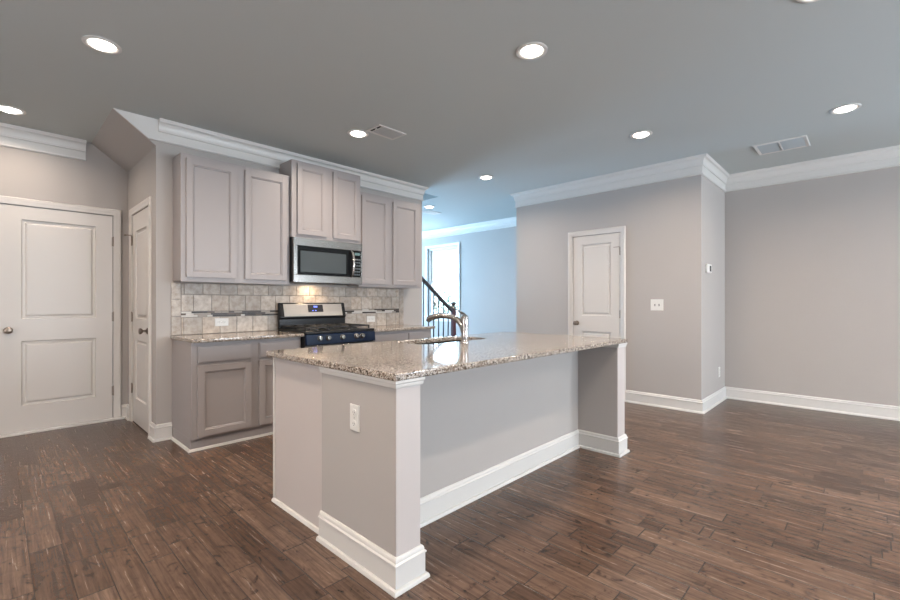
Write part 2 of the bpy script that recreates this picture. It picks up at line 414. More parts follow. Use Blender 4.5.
# far wall with the window seen past the cabinets
FW0, FW1, FWZ0, FWZ1 = 6.27, 7.20, 0.90, 2.415
k = MB().box(XF, XF + .15, YP1 - .11, FW0, 0, H).box(XF, XF + .15, FW1, YF + .15, 0, H).box(XF, XF + .15, FW0, FW1, 0, FWZ0).box(XF, XF + .15, FW0, FW1, FWZ1, H)
struct(k, 'wall_far', M_wall, 'far wall of the front room lit blue by daylight', 'wall')

# ------------------------------------------------------------------ trim profiles
def crown_prof(D, P=0.066):
    pr = [(0, H), (0, H - D), (.011, H - D), (.017, H - D + .006), (.017, H - D + .013), (.010, H - D + .018)]
    zt = H - 0.105 if D > 0.15 else H - .098
    pr += [(.010, zt), (.020, zt + .004), (.020, zt + .014)]
    for i in range(7):
        t = i / 6 * math.pi / 2
        pr.append((.022 + (P - .034) * (1 - math.cos(t)), zt + .016 + (H - .028 - zt - .016) * math.sin(t)))
    pr += [(P - .008, H - .026), (P - .004, H - .012), (P, H - .008), (P, H)]
    return pr
BB = [(0, 0), (.030, 0), (.030, .008), (.026, .017), (.015, .020), (.015, .108), (.019, .111), (.019, .117), (.012, .123), (.012, .129), (.009, .138), (.004, .143), (0, .143)]
def crown(name, D, path, label, P=0.066):
    struct(MB().sweep(crown_prof(D, P), path, flat), name, M_trim, label, 'crown molding', smooth=True)
def base(name, path, label):
    struct(MB().sweep(BB, path, flat), name, M_trim, label, 'baseboard', smooth=True)
e = 0.0005
# 'out' is to the right of travel
crown('trim_1', 0.185, [(1.0, YK - e), (WEND + e, YK - e), (WEND + e, WBACK + e), (3.0, WBACK + e)], 'tall white crown molding running above the kitchen cabinets')
crown('trim_2', 0.190, [(XL, YD - e), (0.64, YD - e)], 'white crown molding ending above the wide door at left')
crown('trim_3', 0.200, [(XF - .5, YP1 + e), (XP - e, YP1 + e), (XP - e, YP0 - e), (XR - e, YP0 - e), (XR - e, YB)], 'white crown molding around the pantry block and right wall')
crown('trim_4', 0.17, [(XF - e, YF), (XF - e, YP1 + .1)], 'white crown molding on the far blue lit wall')
# flat frieze and bead that close the crown along the soffit slope
zlo = H - .185
xs = X0 - (zlo - ZB) / (H - ZB) * (X0 - XA)
k = MB().prism([(xs + .004, zlo), (1.0, zlo), (1.0, H), (XA + .004, H)], facey(YK), .0005, .011)
dx, dz = (XA - xs), (H - zlo); ln = math.hypot(dx, dz); nx, nz = dz / ln, -dx / ln
k.prism([(xs, zlo), (xs + nx * .016, zlo + nz * .016), (XA + nx * .016 + .012, H - .001), (XA, H - .001)], facey(YK), .0005, .018)
k.prism([(xs, zlo), (1.0, zlo), (1.0, zlo + .014), (xs + .012, zlo + .014)], facey(YK), .0005, .017)
struct(k, 'trim_5', M_trim, 'flat white frieze filling the sloped end of the crown above the soffit', 'trim')

base('baseboard_kitchen', [(X0 - e, DC0 - .070), (X0 - e, YK - e), (1.103, YK - e)], 'white baseboard at the corner beside the closet door')
base('baseboard_entry', [(0.928, YD - e), (X0 - e, YD - e), (X0 - e, DC1 + .070)], 'small piece of white baseboard between the two left doors')
base('baseboard_right', [(XP - e, DP0 - .070), (XP - e, YP0 - e), (XR - e, YP0 - e), (XR - e, YB)], 'white baseboard along the pantry wall, alcove and right wall')
base('baseboard_pantry', [(XP - e, YP1), (XP - e, DP1 + .070)], 'white baseboard left of the pantry door')
base('baseboard_far', [(XF - e, YF), (XF - e, YP1)], 'white baseboard of the front room')

# ------------------------------------------------------------------ doors
def panel_door(mb, fn, u0, u1, v0, v1, panels, depth):
    """moulded door: face at d=0, slab back at -depth, sunk and raised panels"""
    us = sorted({u0, u1, *[p[0] for p in panels], *[p[1] for p in panels]})
    pu0, pu1 = panels[0][0], panels[0][1]
    mb.mbox(fn, u0, pu0, v0, v1, -depth, 0); mb.mbox(fn, pu1, u1, v0, v1, -depth, 0)
    zs = [v0]
    for p in sorted(panels, key=lambda p: p[2]): zs += [p[2], p[3]]
    zs.append(v1)
    for i in range(0, len(zs), 2): mb.mbox(fn, pu0, pu1, zs[i], zs[i + 1], -depth, 0)
    for a, b, c_, d_ in panels:
        steps = [(0, 0), (.008, -.014), (.024, -.016), (.038, -.005), (.044, -.004)]
        rings = []
        for ins, dp in steps:
            rings.append([mb.bm.verts.new(fn(*q)) for q in [(a + ins, c_ + ins, dp), (b - ins, c_ + ins, dp), (b - ins, d_ - ins, dp), (a + ins, d_ - ins, dp)]])
        for r0, r1 in zip(rings, rings[1:]):
            for i in range(4): mb.bm.faces.new([r0[i], r0[(i + 1) % 4], r1[(i + 1) % 4], r1[i]])
        mb.bm.faces.new(rings[-1])
        mb.mbox(fn, a, b, c_, d_, -depth, -depth + .006)
CAS = [(0, 0), (0, .010), (.008, .014), (.028, .015), (.037, .021), (.056, .021), (.061, .017), (.064, .010), (.064, 0)]
def knob(fn_axis, loc, parent, m, name='door_knob'):
    k = MB().lathe([(.031, 0), (.031, .004), (.022, .010), (.011, .014), (.010, .034), (.018, .040), (.027, .048), (.029, .056), (.026, .064), (.015, .069), (0, .070)], loc, fn_axis, 28)
    return k.build(name, m, parent, smooth=True)
def hinge(fn, u, v, parent, m):
    k = MB(); k.mbox(fn, u - .011, u + .011, v - .045, v + .045, .0005, .004)
    a = Vector(fn(u, v - .048, .009)); k.lathe([(.0065, 0), (.0065, .096), (.004, .102), (0, .103)], a, (0, 0, 1), 10)
    return tag(k.build('hinge', m, parent, smooth=True), 'bronze hinge')

def door(name, fn, axis, u0, u1, vtop, panels, knob_u, knob_v, hinge_u, hinge_vs, label, cas_foot, cas_w, loc):
    """casing is separate structure; the door itself = structure with parts"""
    t = thing(name, loc, label, 'door', kind='structure')
    mb = MB(); panel_door(mb, fn, u0 + .004, u1 - .004, .010, vtop - .004, panels, .035)
    mb.build('door_leaf', M_door, t)
    j = MB(); d0, d1 = -.10, .0
    for a, b, c_, d_ in [(u0 - .02, u0, 0, vtop + .02), (u1, u1 + .02, 0, vtop + .02), (u0, u1, vtop, vtop + .02)]: j.mbox(fn, a, b, c_, d_, d0, d1)
    # stops behind the leaf
    j.mbox(fn, u0, u0 + .012, 0, vtop, -.075, -.037); j.mbox(fn, u1 - .012, u1, 0, vtop, -.075, -.037); j.mbox(fn, u0, u1, vtop - .012, vtop, -.075, -.037)
    k = MB()
    sg = [(p[0] * cas_w / .078, p[1]) for p in CAS]
    return t, j, k, sg
RO = .014   # door leaf sits flush with the wall
# wide door at left
fn = facey(YD)
t = thing('door_1', (0.445, YD, 0), 'wide white two panel door on the left wall', 'door', kind='structure')
mb = MB(); panel_door(mb, fn, DG0 + .004, DG1 - .004, .022, DGZ - .004, [(.184, .722, .255, .852), (.184, .722, 1.055, 1.972)], .04)
mb.build('door_leaf', M_door, t)
knob((0, -1, 0), (.1, YD, .955), t, M_bronze)
tag(MB().lathe([(.028, 0), (.028, .004), (.018, .014), (0, .015)], (.1, YD, 1.14), (0, -1, 0), 20).build('deadbolt', M_bronze, t, smooth=True)) if False else None
for v in (.30, 1.06, 1.83): hinge(fn, DG1 + .001, v, t, M_bronze)
MB().mbox(fn, DG0 - .09, DG1 + .09, 0, .020, -.1, .045).build('threshold', M_trim, t, bevel=.004)
k = MB().sweep(CAS, [(DG0 - .004, 0.02), (DG0 - .004, DGZ + .004), (DG1 + .004, DGZ + .004), (DG1 + .004, 0.02)][::-1], lambda u, v, d: fn(u, v, d + e))
k.build('casing', M_door, t, smooth=True)
# closet door on the side wall
fn = facex(X0)
t = thing('door_2', (X0, 5.05, 0), 'narrow white two panel closet door under the sloped soffit', 'door', kind='structure')
mb = MB(); panel_door(mb, fn, DC0 + .004, DC1 - .004, .012, DCZ - .004, [(4.825, 5.268, .255, .840), (4.825, 5.268, 1.050, 1.915)], .04)
mb.build('door_leaf', M_door, t)
knob((-1, 0, 0), (X0, 4.785, .945), t, M_bronze)
for v in (.34, 1.06, 1.83): hinge(fn, DC1 + .001, v, t, M_bronze)
k = MB(); k.tube([(X0 - .010, DC1, 1.885), (X0 - .045, DC1 - .005, 1.885), (X0 - .060, DC1 + .012, 1.885)], .004, 8); k.tube([(X0 - .045, DC1 - .005, 1.885), (X0 - .050, DC1 - .045, 1.880)], .004, 8); k.lathe([(.009, 0), (.009, .008), (0, .01)], (X0 - .060, DC1 + .012, 1.885), (-.4, .9, 0), 10)
k.build('door_stop', M_bronze, t, smooth=True)
k = MB().sweep(CAS, [(DC0 - .004, 0), (DC0 - .004, DCZ + .004), (DC1 + .004, DCZ + .004), (DC1 + .004, 0)][::-1], lambda u, v, d: fn(u, v, d + e))
k.build('casing', M_door, t, smooth=True)
MB().box(X0 + .004, X0 + .05, DC0, DC1, 0.0005, .008).build('threshold', M_slot, t)
# pantry door
fn = facex(XP)
t = thing('door_3', (XP, 2.52, 0), 'narrow white two panel pantry door behind the island', 'door', kind='structure')
mb = MB(); panel_door(mb, fn, DP0 + .004, DP1 - .004, .012, DPZ - .004, [(2.323, 2.718, .250, .832), (2.323, 2.718, 1.037, 1.957)], .04)
mb.build('door_leaf', M_door, t)
knob((-1, 0, 0), (XP, 2.782, .936), t, M_bronze)
for v in (.34, 1.06, 1.835): hinge(fn, DP0 - .001, v, t, M_bronze)
k = MB(); k.tube([(XP - .010, DP0, 1.888), (XP - .040, DP0 + .005, 1.888), (XP - .05, DP0 + .065, 1.885)], .004, 8)
k.build('door_stop', M_bronze, t, smooth=True)
k = MB().sweep(CAS, [(DP0 - .004, 0), (DP0 - .004, DPZ + .004), (DP1 + .004, DPZ + .004), (DP1 + .004, 0)][::-1], lambda u, v, d: fn(u, v, d + e))
k.build('casing', M_door, t, smooth=True)

# ------------------------------------------------------------------ windows
def window_x(name, xf, y0, y1, z0, z1, label):
    fn = facex(xf); t = thing(name, (xf, (y0 + y1) / 2, z0), label, 'window', kind='structure')
    fr = MB()
    for a, b, c_, d_ in [(y0, y0 + .045, z0, z1), (y1 - .045, y1, z0, z1), (y0 + .045, y1 - .045, z1 - .045, z1), (y0 + .045, y1 - .045, z0, z0 + .05)]: fr.mbox(fn, a, b, c_, d_, -.12, -.025)
    fr.build('window_frame', M_trim, t, bevel=.003)
    zm = z0 + (z1 - z0) * .475
    for nm, za, zb, dd in [('upper_sash', zm - .02, z1 - .046, -.105), ('lower_sash', z0 + .051, zm + .02, -.07)]:
        s_ = MB(); a, b = y0 + .046, y1 - .046
        for q in [(a, a + .035, za, zb), (b - .035, b, za, zb), (a + .035, b - .035, za, za + .035), (a + .035, b - .035, zb - .035, zb)]: s_.mbox(fn, *q, dd, dd + .03)
        o = s_.build(nm, M_trim, t, bevel=.002)
        MB().mbox(fn, a + .03, b - .03, za + .03, zb - .03, dd + .012, dd + .016).build('glass_pane', M_glass, o)
    MB().sweep(CAS, [(y0 - .003, z0 - .03), (y0 - .003, z1 + .003), (y1 + .003, z1 + .003), (y1 + .003, z0 - .03)][::-1], lambda u, v, d: fn(u, v, d + e)).build('casing', M_trim, t, smooth=True)
    MB().mbox(fn, y0 - .10, y1 + .10, z0 - .032, z0 - .004, -.05, .045).build('window_sill', M_trim, t, bevel=.004)
    MB().mbox(fn, y0 - .08, y1 + .08, z0 - .11, z0 - .032, .0005, .016).build('apron', M_trim, t, bevel=.003)
window_x('window_1', XF, FW0, FW1, FWZ0, FWZ1, 'bright sash window on the far blue lit wall beyond the stair railing')
def window_y(name, y_in, x0, x1, z0, z1, sgn, label):
    fn = (lambda u, v, d: (u, y_in + sgn * d, v)); t = thing(name, ((x0 + x1) / 2, y_in, z0), label, 'window', kind='structure')
    fr = MB(); zm = (z0 + z1) / 2; xm = (x0 + x1) / 2
    for q in [(x0, x0 + .05, z0, z1), (x1 - .05, x1, z0, z1), (x0 + .05, x1 - .05, z1 - .05, z1), (x0 + .05, x1 - .05, z0, z0 + .05), (x0 + .05, x1 - .05, zm - .02, zm + .02)]: fr.mbox(fn, *q, -.06, -.01)
    fr.build('window_frame', M_trim, t)
    MB().mbox(fn, x0 + .04, x1 - .04, z0 + .04, z1 - .04, -.045, -.041).build('glass_pane', M_glass, t)
    path = [(x0 - .003, z0 - .003), (x0 - .003, z1 + .003), (x1 + .003, z1 + .003), (x1 + .003, z0 - .003)]
    MB().sweep(CAS, path[::-1], lambda u, v, d: fn(u, v, d + e), closed=True).build('casing', M_trim, t, smooth=True)
for i, (a, b) in enumerate(BACKWIN): window_y('window_%d' % (i + 2), YB, a, b, .7, 2.2, 1, 'window in the wall behind the camera')
fnl = lambda u, v, d: (XL + d, u, v)
t = thing('window_7', (XL, 1.6, .7), 'added unseen window in the left wall, for warm fill light', 'window', kind='structure')
fr = MB(); a, b = FILLWIN
for q in [(a, a + .05, .7, 2.2), (b - .05, b, .7, 2.2), (a + .05, b - .05, 2.15, 2.2), (a + .05, b - .05, .7, .75), ((a + b) / 2 - .03, (a + b) / 2 + .03, .75, 2.15)]: fr.mbox(fnl, *q, -.06, -.01)
fr.build('window_frame', M_trim, t)
MB().mbox(fnl, a + .04, b - .04, .74, 2.16, -.045, -.041).build('glass_pane', M_glass, t)
for i, (a, b) in enumerate(FRONTWIN): window_y('window_%d' % (i + 5), YF, a, b, .7, 2.4, -1, 'window in the front wall of the far room')

# ------------------------------------------------------------------ kitchen cabinets
def shaker(mb, fn, u0, u1, v0, v1, t=.020, fw=.050):
    mb.mbox(fn, u0, u0 + fw, v0, v1, 0, t); mb.mbox(fn, u1 - fw, u1, v0, v1, 0, t)
    mb.mbox(fn, u0 + fw, u1 - fw, v0, v0 + fw, 0, t); mb.mbox(fn, u0 + fw, u1 - fw, v1 - fw, v1, 0, t)
    a, b, c_, d_ = u0 + fw, u1 - fw, v0 + fw, v1 - fw
    rings = []
    for ins, dp in [(0, t), (.003, t - .005), (.009, t - .006), (.012, t - .015), (.013, t - .016)]:
        rings.append([mb.bm.verts.new(fn(*q)) for q in [(a + ins, c_ + ins, dp), (b - ins, c_ + ins, dp), (b - ins, d_ - ins, dp), (a + ins, d_ - ins, dp)]])
    for r0, r1 in zip(rings, rings[1:]):
        for i in range(4): mb.bm.faces.new([r0[i], r0[(i + 1) % 4], r1[(i + 1) % 4], r1[i]])
    mb.bm.faces.new(rings[-1]); mb.mbox(fn, a, b, c_, d_, 0, .002)
def drawer_front(mb, fn, u0, u1, v0, v1, t=.020):
    mb.mbox(fn, u0, u1, v0, v1, 0, t - .006); mb.mbox(fn, u0 + .008, u1 - .008, v0 + .008, v1 - .008, t - .006, t)

def upper(name, x0, x1, yf, z0, z1, doors, label):
    t = thing(name, ((x0 + x1) / 2, (yf + YK) / 2, z0), label, 'wall cabinet', 'painted wall cabinets')
    b = MB().box(x0, x1, yf + .019, YK - .001, z0 + .012, z1 - .0); b.build('carcass', M_cab, t, bevel=.0015)
    fr = MB(); fn = facey(yf + .019); dz0, dz1 = doors[0][2], doors[0][3]
    fr.mbox(fn, x0, doors[0][0] + .012, z0, z1, .0002, .019); fr.mbox(fn, doors[-1][1] - .012, x1, z0, z1, .0002, .019)
    fr.mbox(fn, doors[0][1] - .012, doors[1][0] + .012, z0, z1, .0002, .019)
    for d in doors: fr.mbox(fn, d[0] + .012, d[1] - .012, z0, dz0 + .012, .0002, .019); fr.mbox(fn, d[0] + .012, d[1] - .012, dz1 - .012, z1, .0002, .019)
    fr.build('face_frame', M_cab, t, bevel=.001)
    for d in doors:
        m_ = MB(); shaker(m_, facey(yf - .0005), *d); m_.build('door', M_cab, t, bevel=.0015)
    return t
UF = 4.242
upper('wall_cabinet', 1.112, 2.083, UF, 1.387, 2.490, [(1.150, 1.562, 1.428, 2.452), (1.640, 2.048, 1.428, 2.452)], 'grey two door wall cabinet at the left end, over the longer counter run')
upper('wall_cabinet', 2.086, 2.913, 4.205, 1.872, 2.655, [(2.142, 2.478, 1.905, 2.622), (2.552, 2.890, 1.905, 2.622)], 'short grey two door wall cabinet directly above the microwave')
upper('wall_cabinet', 2.916, 3.883, UF, 1.387, 2.490, [(2.950, 3.338, 1.425, 2.445), (3.410, 3.822, 1.425, 2.445)], 'grey two door wall cabinet at the right end, right of the microwave')

BF = 3.927
def base_cab(name, x0, x1, cols, label):
    t = thing(name, ((x0 + x1) / 2, (BF + YK) / 2, 0), label, 'base cabinet', 'painted base cabinets')
    MB().box(x0, x1, BF + .019, YK - .001, .10, .882).build('carcass', M_cab, t, bevel=.0015)
    fr = MB(); fn = facey(BF + .019)
    us = [x0] + [q for c_ in cols for q in (c_[0] + .012, c_[1] - .012)] + [x1]
    for i in range(0, len(us), 2): fr.mbox(fn, us[i], us[i + 1], .10, .882, .0002, .019)
    for c_ in cols:
        for z in ((.10, .132), (.685, .722), (.842, .882)): fr.mbox(fn, c_[0] + .012, c_[1] - .012, *z, .0002, .019)
    fr.build('face_frame', M_cab, t, bevel=.001)
    tk = MB().box(x0 + .001, x1, BF + .03, YK - .03, 0.0, .099)
    tk.build('toe_kick', M_cab, t)
    sh = MB().sweep([(0, 0.0005), (.016, .0005), (.015, .010), (.009, .018), (0, .020)], [(x0, YK - .032), (x0, BF + .0295), (x1, BF + .0295)], flat)
    sh.build('shoe_molding', M_trim, t, smooth=True)
    for c_ in cols:
        m_ = MB(); shaker(m_, facey(BF - .0005), c_[0], c_[1], .118, .692); m_.build('door', M_cab, t, bevel=.0015)
        m_ = MB(); drawer_front(m_, facey(BF - .0005), c_[0], c_[1], .714, .850); m_.build('drawer', M_cab, t, bevel=.002)
    return t
base_cab('base_cabinet', 1.104, 2.040, [(1.146, 1.572), (1.640, 2.02)], 'grey base cabinet left of the range, with drawers over doors')
base_cab('base_cabinet', 2.850, 3.765, [(2.890, 3.315), (3.395, 3.735)], 'grey base cabinet right of the range, mostly behind the island')

def granite_slab(name, outer, hole, z0, z1, label, cat, group=None, r=.012):
    cu = bpy.data.curves.new(name, 'CURVE'); cu.dimensions = '2D'; cu.fill_mode = 'BOTH'
    th = (z1 - z0) / 2; bv = .006; cu.extrude = th - bv; cu.bevel_depth = bv; cu.bevel_resolution = 3; cu.offset = -bv
    def ring(pts):
        sp = cu.splines.new('POLY'); sp.points.add(len(pts) - 1); sp.use_cyclic_u = True
        for i, (x, y) in enumerate(pts): sp.points[i].co = (x, y, 0, 1)
    cx = sum(p[0] for p in outer) / len(outer); cy = sum(p[1] for p in outer) / len(outer)
    ring([(x - cx, y - cy) for x, y in outer])
    if hole: ring([(x - cx, y - cy) for x, y in hole])
    o = bpy.data.objects.new('tmp', cu); COL.objects.link(o)
    dg = bpy.context.evaluated_depsgraph_get()
    me = bpy.data.meshes.new_from_object(o.evaluated_get(dg)); bpy.data.objects.remove(o)
    me.materials.clear(); me.materials.append(M_granite); me.name = name
    ob = bpy.data.objects.new(name, me); COL.objects.link(ob); ob.location = (cx, cy, (z0 + z1) / 2)
    md = ob.modifiers.new('weld', 'WELD'); md.merge_threshold = .0002
    return tag(ob, label, cat, group)
def rrect(x0, x1, y0, y1, r, n=6):
    r = r if isinstance(r, (list, tuple)) else [r] * 4; out = []
    for (cx, cy, a), rr in zip([(x1, y0, -90), (x1, y1, 0), (x0, y1, 90), (x0, y0, 180)], r):
        sx = -1 if cx == x1 else 1; sy = 1 if cy == y0 else -1
        for i in range(n + 1):
            t = math.radians(a + 90 * i / n); out.append((cx + sx * rr + rr * math.cos(t), cy + sy * rr + rr * math.sin(t)))
    return out
granite_slab('countertop', rrect(1.092, 2.042, 3.862, YK - .001, [.004, .002, .002, .03]), None, .884, .914, 'speckled granite counter left of the range', 'countertop', 'wall side counters')
granite_slab('countertop', rrect(2.848, 3.790, 3.862, YK - .001, [.02, .002, .002, .004]), None, .884, .914, 'short speckled granite counter right of the range', 'countertop', 'wall side counters')

# ------------------------------------------------------------------ tiled backsplash
t = thing('backsplash', ((1.096 + 3.785) / 2, YK, .914), 'beige travertine tile backsplash with dark mosaic band on the kitchen wall', 'backsplash')
BX0, BX1, BZ0, BZ1 = 1.096, 3.785, .9145, 1.386
MB().box(BX0, BX1, YK - .005, YK - .0005, BZ0, BZ1).build('grout_bed', M_grout, t)
tb = MB(); lay = tb.bm.loops.layers.float_color.new('shade')
def tile(x0, x1, z0, z1, gap=.0022):
    if x1 - x0 < .012: return
    a, b, c_, d_ = x0 + gap, x1 - gap, z0 + gap, z1 - gap; y0, y1 = YK - .0045, YK - .0105; bv = .0022
    n0 = len(tb.bm.faces)
    lo = [tb.bm.verts.new(p) for p in [(a, y0, c_), (b, y0, c_), (b, y0, d_), (a, y0, d_)]]
    mi = [tb.bm.verts.new(p) for p in [(a, y1 + bv, c_), (b, y1 + bv, c_), (b, y1 + bv, d_), (a, y1 + bv, d_)]]
    hi = [tb.bm.verts.new(p) for p in [(a + bv, y1, c_ + bv), (b - bv, y1, c_ + bv), (b - bv, y1, d_ - bv), (a + bv, y1, d_ - bv)]]
    fs = [tb.bm.faces.new(hi)]
    for r0, r1 in ((lo, mi), (mi, hi)):
        for i in range(4): fs.append(tb.bm.faces.new([r0[i], r0[(i + 1) % 4], r1[(i + 1) % 4], r1[i]]))
    s_ = random.uniform(.78, 1.12); w_ = random.uniform(-.03, .03)
    for f_ in fs:
        for lp in f_.loops: lp[lay] = (s_ * (1 + w_), s_, s_ * (1 - w_), 1)
TW = .1535; LX0, LX1 = 1.174, 3.705
for z0, z1 in ((BZ0, 1.068), (1.068, 1.222), (1.222, 1.376)): pass
for x0_, x1_ in ((BX0, LX0), (LX1, BX1)):                          # upright border tiles at both ends
    for z0, z1 in ((BZ0, 1.082), (1.082, 1.235), (1.235, BZ1)): tile(x0_, x1_, z0, z1)
for z0, z1, sft in ((BZ0, 1.073, .02), (1.125, 1.279, .10), (1.279, BZ1, .025)):
    x = LX0 - TW + sft
    while x < LX1:
        tile(max(x, LX0), min(x + TW, LX1), z0, z1); x += TW
tb.build('tile_field', M_tile, t)
mz = MB()
for z0, z1 in ((1.075, 1.0905), (1.092, 1.1075), (1.109, 1.1235)):
    x = LX0 + .001
    while x < LX1 - .002:
        l = random.uniform(.035, .15); x1_ = min(x + l, LX1 - .001)
        mz.mi = random.choices([0, 1, 2, 3, 4], [4, 2, 4, 4, 2])[0]
        mz.box(x, x1_ - .0018, YK - .0115, YK - .0045, z0, z1); x = x1_
tag(mz.build('mosaic_band', M_mosaic, t), 'dark brown and cream glass mosaic band')

# ------------------------------------------------------------------ outlets, switches, thermostat
def duplex(name, fn, u, v, horizontal, label, group=None, plate=M_plastic):
    t = thing(name, fn(u, v, 0), label, 'outlet', group)
    W_, H_ = (.122, .074) if horizontal else (.076, .122)
    q = MB(); q.mbox(fn, u - W_ / 2, u + W_ / 2, v - H_ / 2, v + H_ / 2, .0005, .004)
    q.mbox(fn, u - W_ / 2 + .004, u + W_ / 2 - .004, v - H_ / 2 + .004, v + H_ / 2 - .004, .004, .006)
    q.build('wall_plate', plate, t, bevel=.0015)
    for sg in (-1, 1):
        cu, cv = (u + sg * .026, v) if horizontal else (u, v + sg * .026)
        pts = []
        for i in range(24):
            a = 2 * math.pi * i / 24; px, py = .0175 * math.cos(a), .0175 * math.sin(a)
            if horizontal: px = max(-.0145, min(.0145, px))
            else: py = max(-.0145, min(.0145, py))
            pts.append((cu + px, cv + py))
        r_ = MB().prism(pts, fn, .0061, .0085).build('receptacle', plate, t)
        sl = MB()
        for o_ in (-.006, .006):
            if horizontal: sl.mbox(fn, cu - .003, cu + .004, cv + o_ - .0012, cv + o_ + .0012, .0086, .0092)
            else: sl.mbox(fn, cu + o_ - .0012, cu + o_ + .0012, cv - .003, cv + .004, .0086, .0092)
        if horizontal: sl.mbox(fn, cu - .010, cu - .007, cv - .002, cv + .002, .0086, .0092)
        else: sl.mbox(fn, cu - .002, cu + .002, cv - .010, cv - .007, .0086, .0092)
        sl.build('slots', M_slot, r_)
    MB().lathe([(.003, 0), (.003, .001), (0, .0015)], fn(u, v, .0061), Vector(fn(0, 0, 1)) - Vector(fn(0, 0, 0)), 10).build('screw', M_chrome, t)
    return t
duplex('electrical_outlet', facey(YK - .0112), 1.516, 1.019, True, 'white double outlet set sideways in the tile left of the range')
duplex('electrical_outlet', facey(YK - .0112), 3.250, 1.000, True, 'white double outlet set sideways in the tile right of the range')
duplex('electrical_outlet', facey(YP0), 6.11, .36, False, 'white outlet low on the short return wall')
fn = facex(XP)
t = thing('light_switch', (XP, 1.775, 1.177), 'white two gang switch plate right of the pantry door', 'light switch')
q = MB(); q.mbox(fn, 1.705, 1.845, 1.112, 1.243, .0005, .004); q.mbox(fn, 1.709, 1.841, 1.116, 1.239, .004, .006); q.build('wall_plate', M_plastic, t, bevel=.0015)
for u in (1.752, 1.798):
    b_ = MB().mbox(fn, u - .007, u + .007, 1.164, 1.188, .0061, .0075); b_.build('toggle_shade', M_slot, t)  # dark frame paints the shadow round each toggle
    MB().prism([(u - .005, 1.172), (u + .005, 1.172), (u + .005, 1.180), (u - .005, 1.180)], fn, .0076, .020).build('toggle', M_plastic, t, bevel=.002)
fn = facey(YP0)
t = thing('thermostat', (5.58, YP0, 1.59), 'white wall thermostat on the short return wall', 'thermostat')
MB().mbox(fn, 5.485, 5.675, 1.540, 1.638, .0005, .024).build('thermostat_body', M_plastic, t, bevel=.006)
tag(MB().mbox(fn, 5.580, 5.645, 1.556, 1.620, .0242, .0255).build('display', mat('lcd_grey', (0.10, 0.11, 0.12), .2), t), 'dark grey screen')

# ------------------------------------------------------------------ range
RX0, RX1 = 2.046, 2.844
RY = 3.835
t = thing('gas_range', ((RX0 + RX1) / 2, 4.13, 0), 'stainless and black gas range with blue filmed knob panel', 'range')
MB().box(RX0, RX1, RY + .03, 4.44, .03, .900).build('body', M_black, t, bevel=.003)
ct = MB().box(RX0 - .001, RX1 + .001, RY + .005, 4.41, .9005, .930); ct.build('cooktop', M_black, t, bevel=.008)
fnr = facey(RY + .03)
# sloping knob panel
def kp(u, v, d): return (u, RY + .03 - d - (0.905 - v) * .12, v)
cp = MB().mbox(kp, RX0, RX1, .800, .9, .0, .030)
tag(cp.build('control_panel', M_navy, t, bevel=.006), 'dark blue knob panel')
for kx in (2.185, 2.275, 2.435, 2.600, 2.672):
    kb = MB().lathe([(.027, 0), (.027, .006), (.021, .009), (.020, .030), (.017, .033), (0, .034)], kp(kx, .860, .0305), (0, -1, .1), 24)
    kb.mi = 0; kb.box(kx - .004, kx + .004, RY - .040, RY - .012, .842, .878)
    tag(kb.build('knob', M_steel, t, smooth=True), 'steel knob')
dr = MB().mbox(fnr, RX0 + .004, RX1 - .004, .235, .792, .001, .035); o = dr.build('oven_door', M_steel, t, bevel=.004)
MB().mbox(fnr, RX0 + .12, RX1 - .12, .34, .64, .0352, .037).build('door_window', M_glassblk, o)
hd = MB(); hd.tube([(RX0 + .07, RY - .055, .745), (RX1 - .07, RY - .055, .745)], .012, 14)
for x in (RX0 + .10, RX1 - .10): hd.tube([(x, RY - .055, .745), (x, RY - .004, .745)], .009, 10)
hd.build('handle', M_steel, o, smooth=True)
MB().mbox(fnr, RX0 + .004, RX1 - .004, .06, .225, .001, .033).build('storage_drawer', M_steel, t, bevel=.004)
for x in (RX0 + .06, RX1 - .06):
    for y in (RY + .09, 4.38): MB().lathe([(.018, 0), (.018, .03)], (x, y, 0), (0, 0, 1), 12).build('foot', M_black, t)
# burners and grates
for bx_, by_, r_ in ((2.22, 4.00, .05), (2.22, 4.27, .042), (2.445, 4.13, .055), (2.67, 4.00, .046), (2.67, 4.27, .042)):
    MB().lathe([(r_ + .02, 0), (r_ + .018, .005), (r_, .006), (r_, .014), (r_ - .006, .018), (0, .019)], (bx_, by_, .930), (0, 0, 1), 24).build('burner', M_iron, t, smooth=True)
for gx0, gx1 in ((2.075, 2.320), (2.330, 2.562), (2.572, 2.815)):
    g = MB(); y0, y1, zt = RY + .055, 4.385, .968; w_ = .0075
    for a, b in ((gx0, gx0 + w_ * 2), (gx1 - w_ * 2, gx1)): g.box(a, b, y0, y1, zt - .012, zt)
    for a, b in ((y0, y0 + w_ * 2), (y1 - w_ * 2, y1), ((y0 + y1) / 2 - w_, (y0 + y1) / 2 + w_)): g.box(gx0, gx1, a, b, zt - .012, zt)
    xm = (gx0 + gx1) / 2; g.box(xm - w_, xm + w_, y0, y1, zt - .011, zt + .003)
    for x in (gx0 + .008, gx1 - .008):
        for y in (y0 + .008, y1 - .008): g.box(x - .007, x + .007, y - .007, y + .007, .9305, zt - .012)
    g.build('grate', M_iron, t, bevel=.0025)
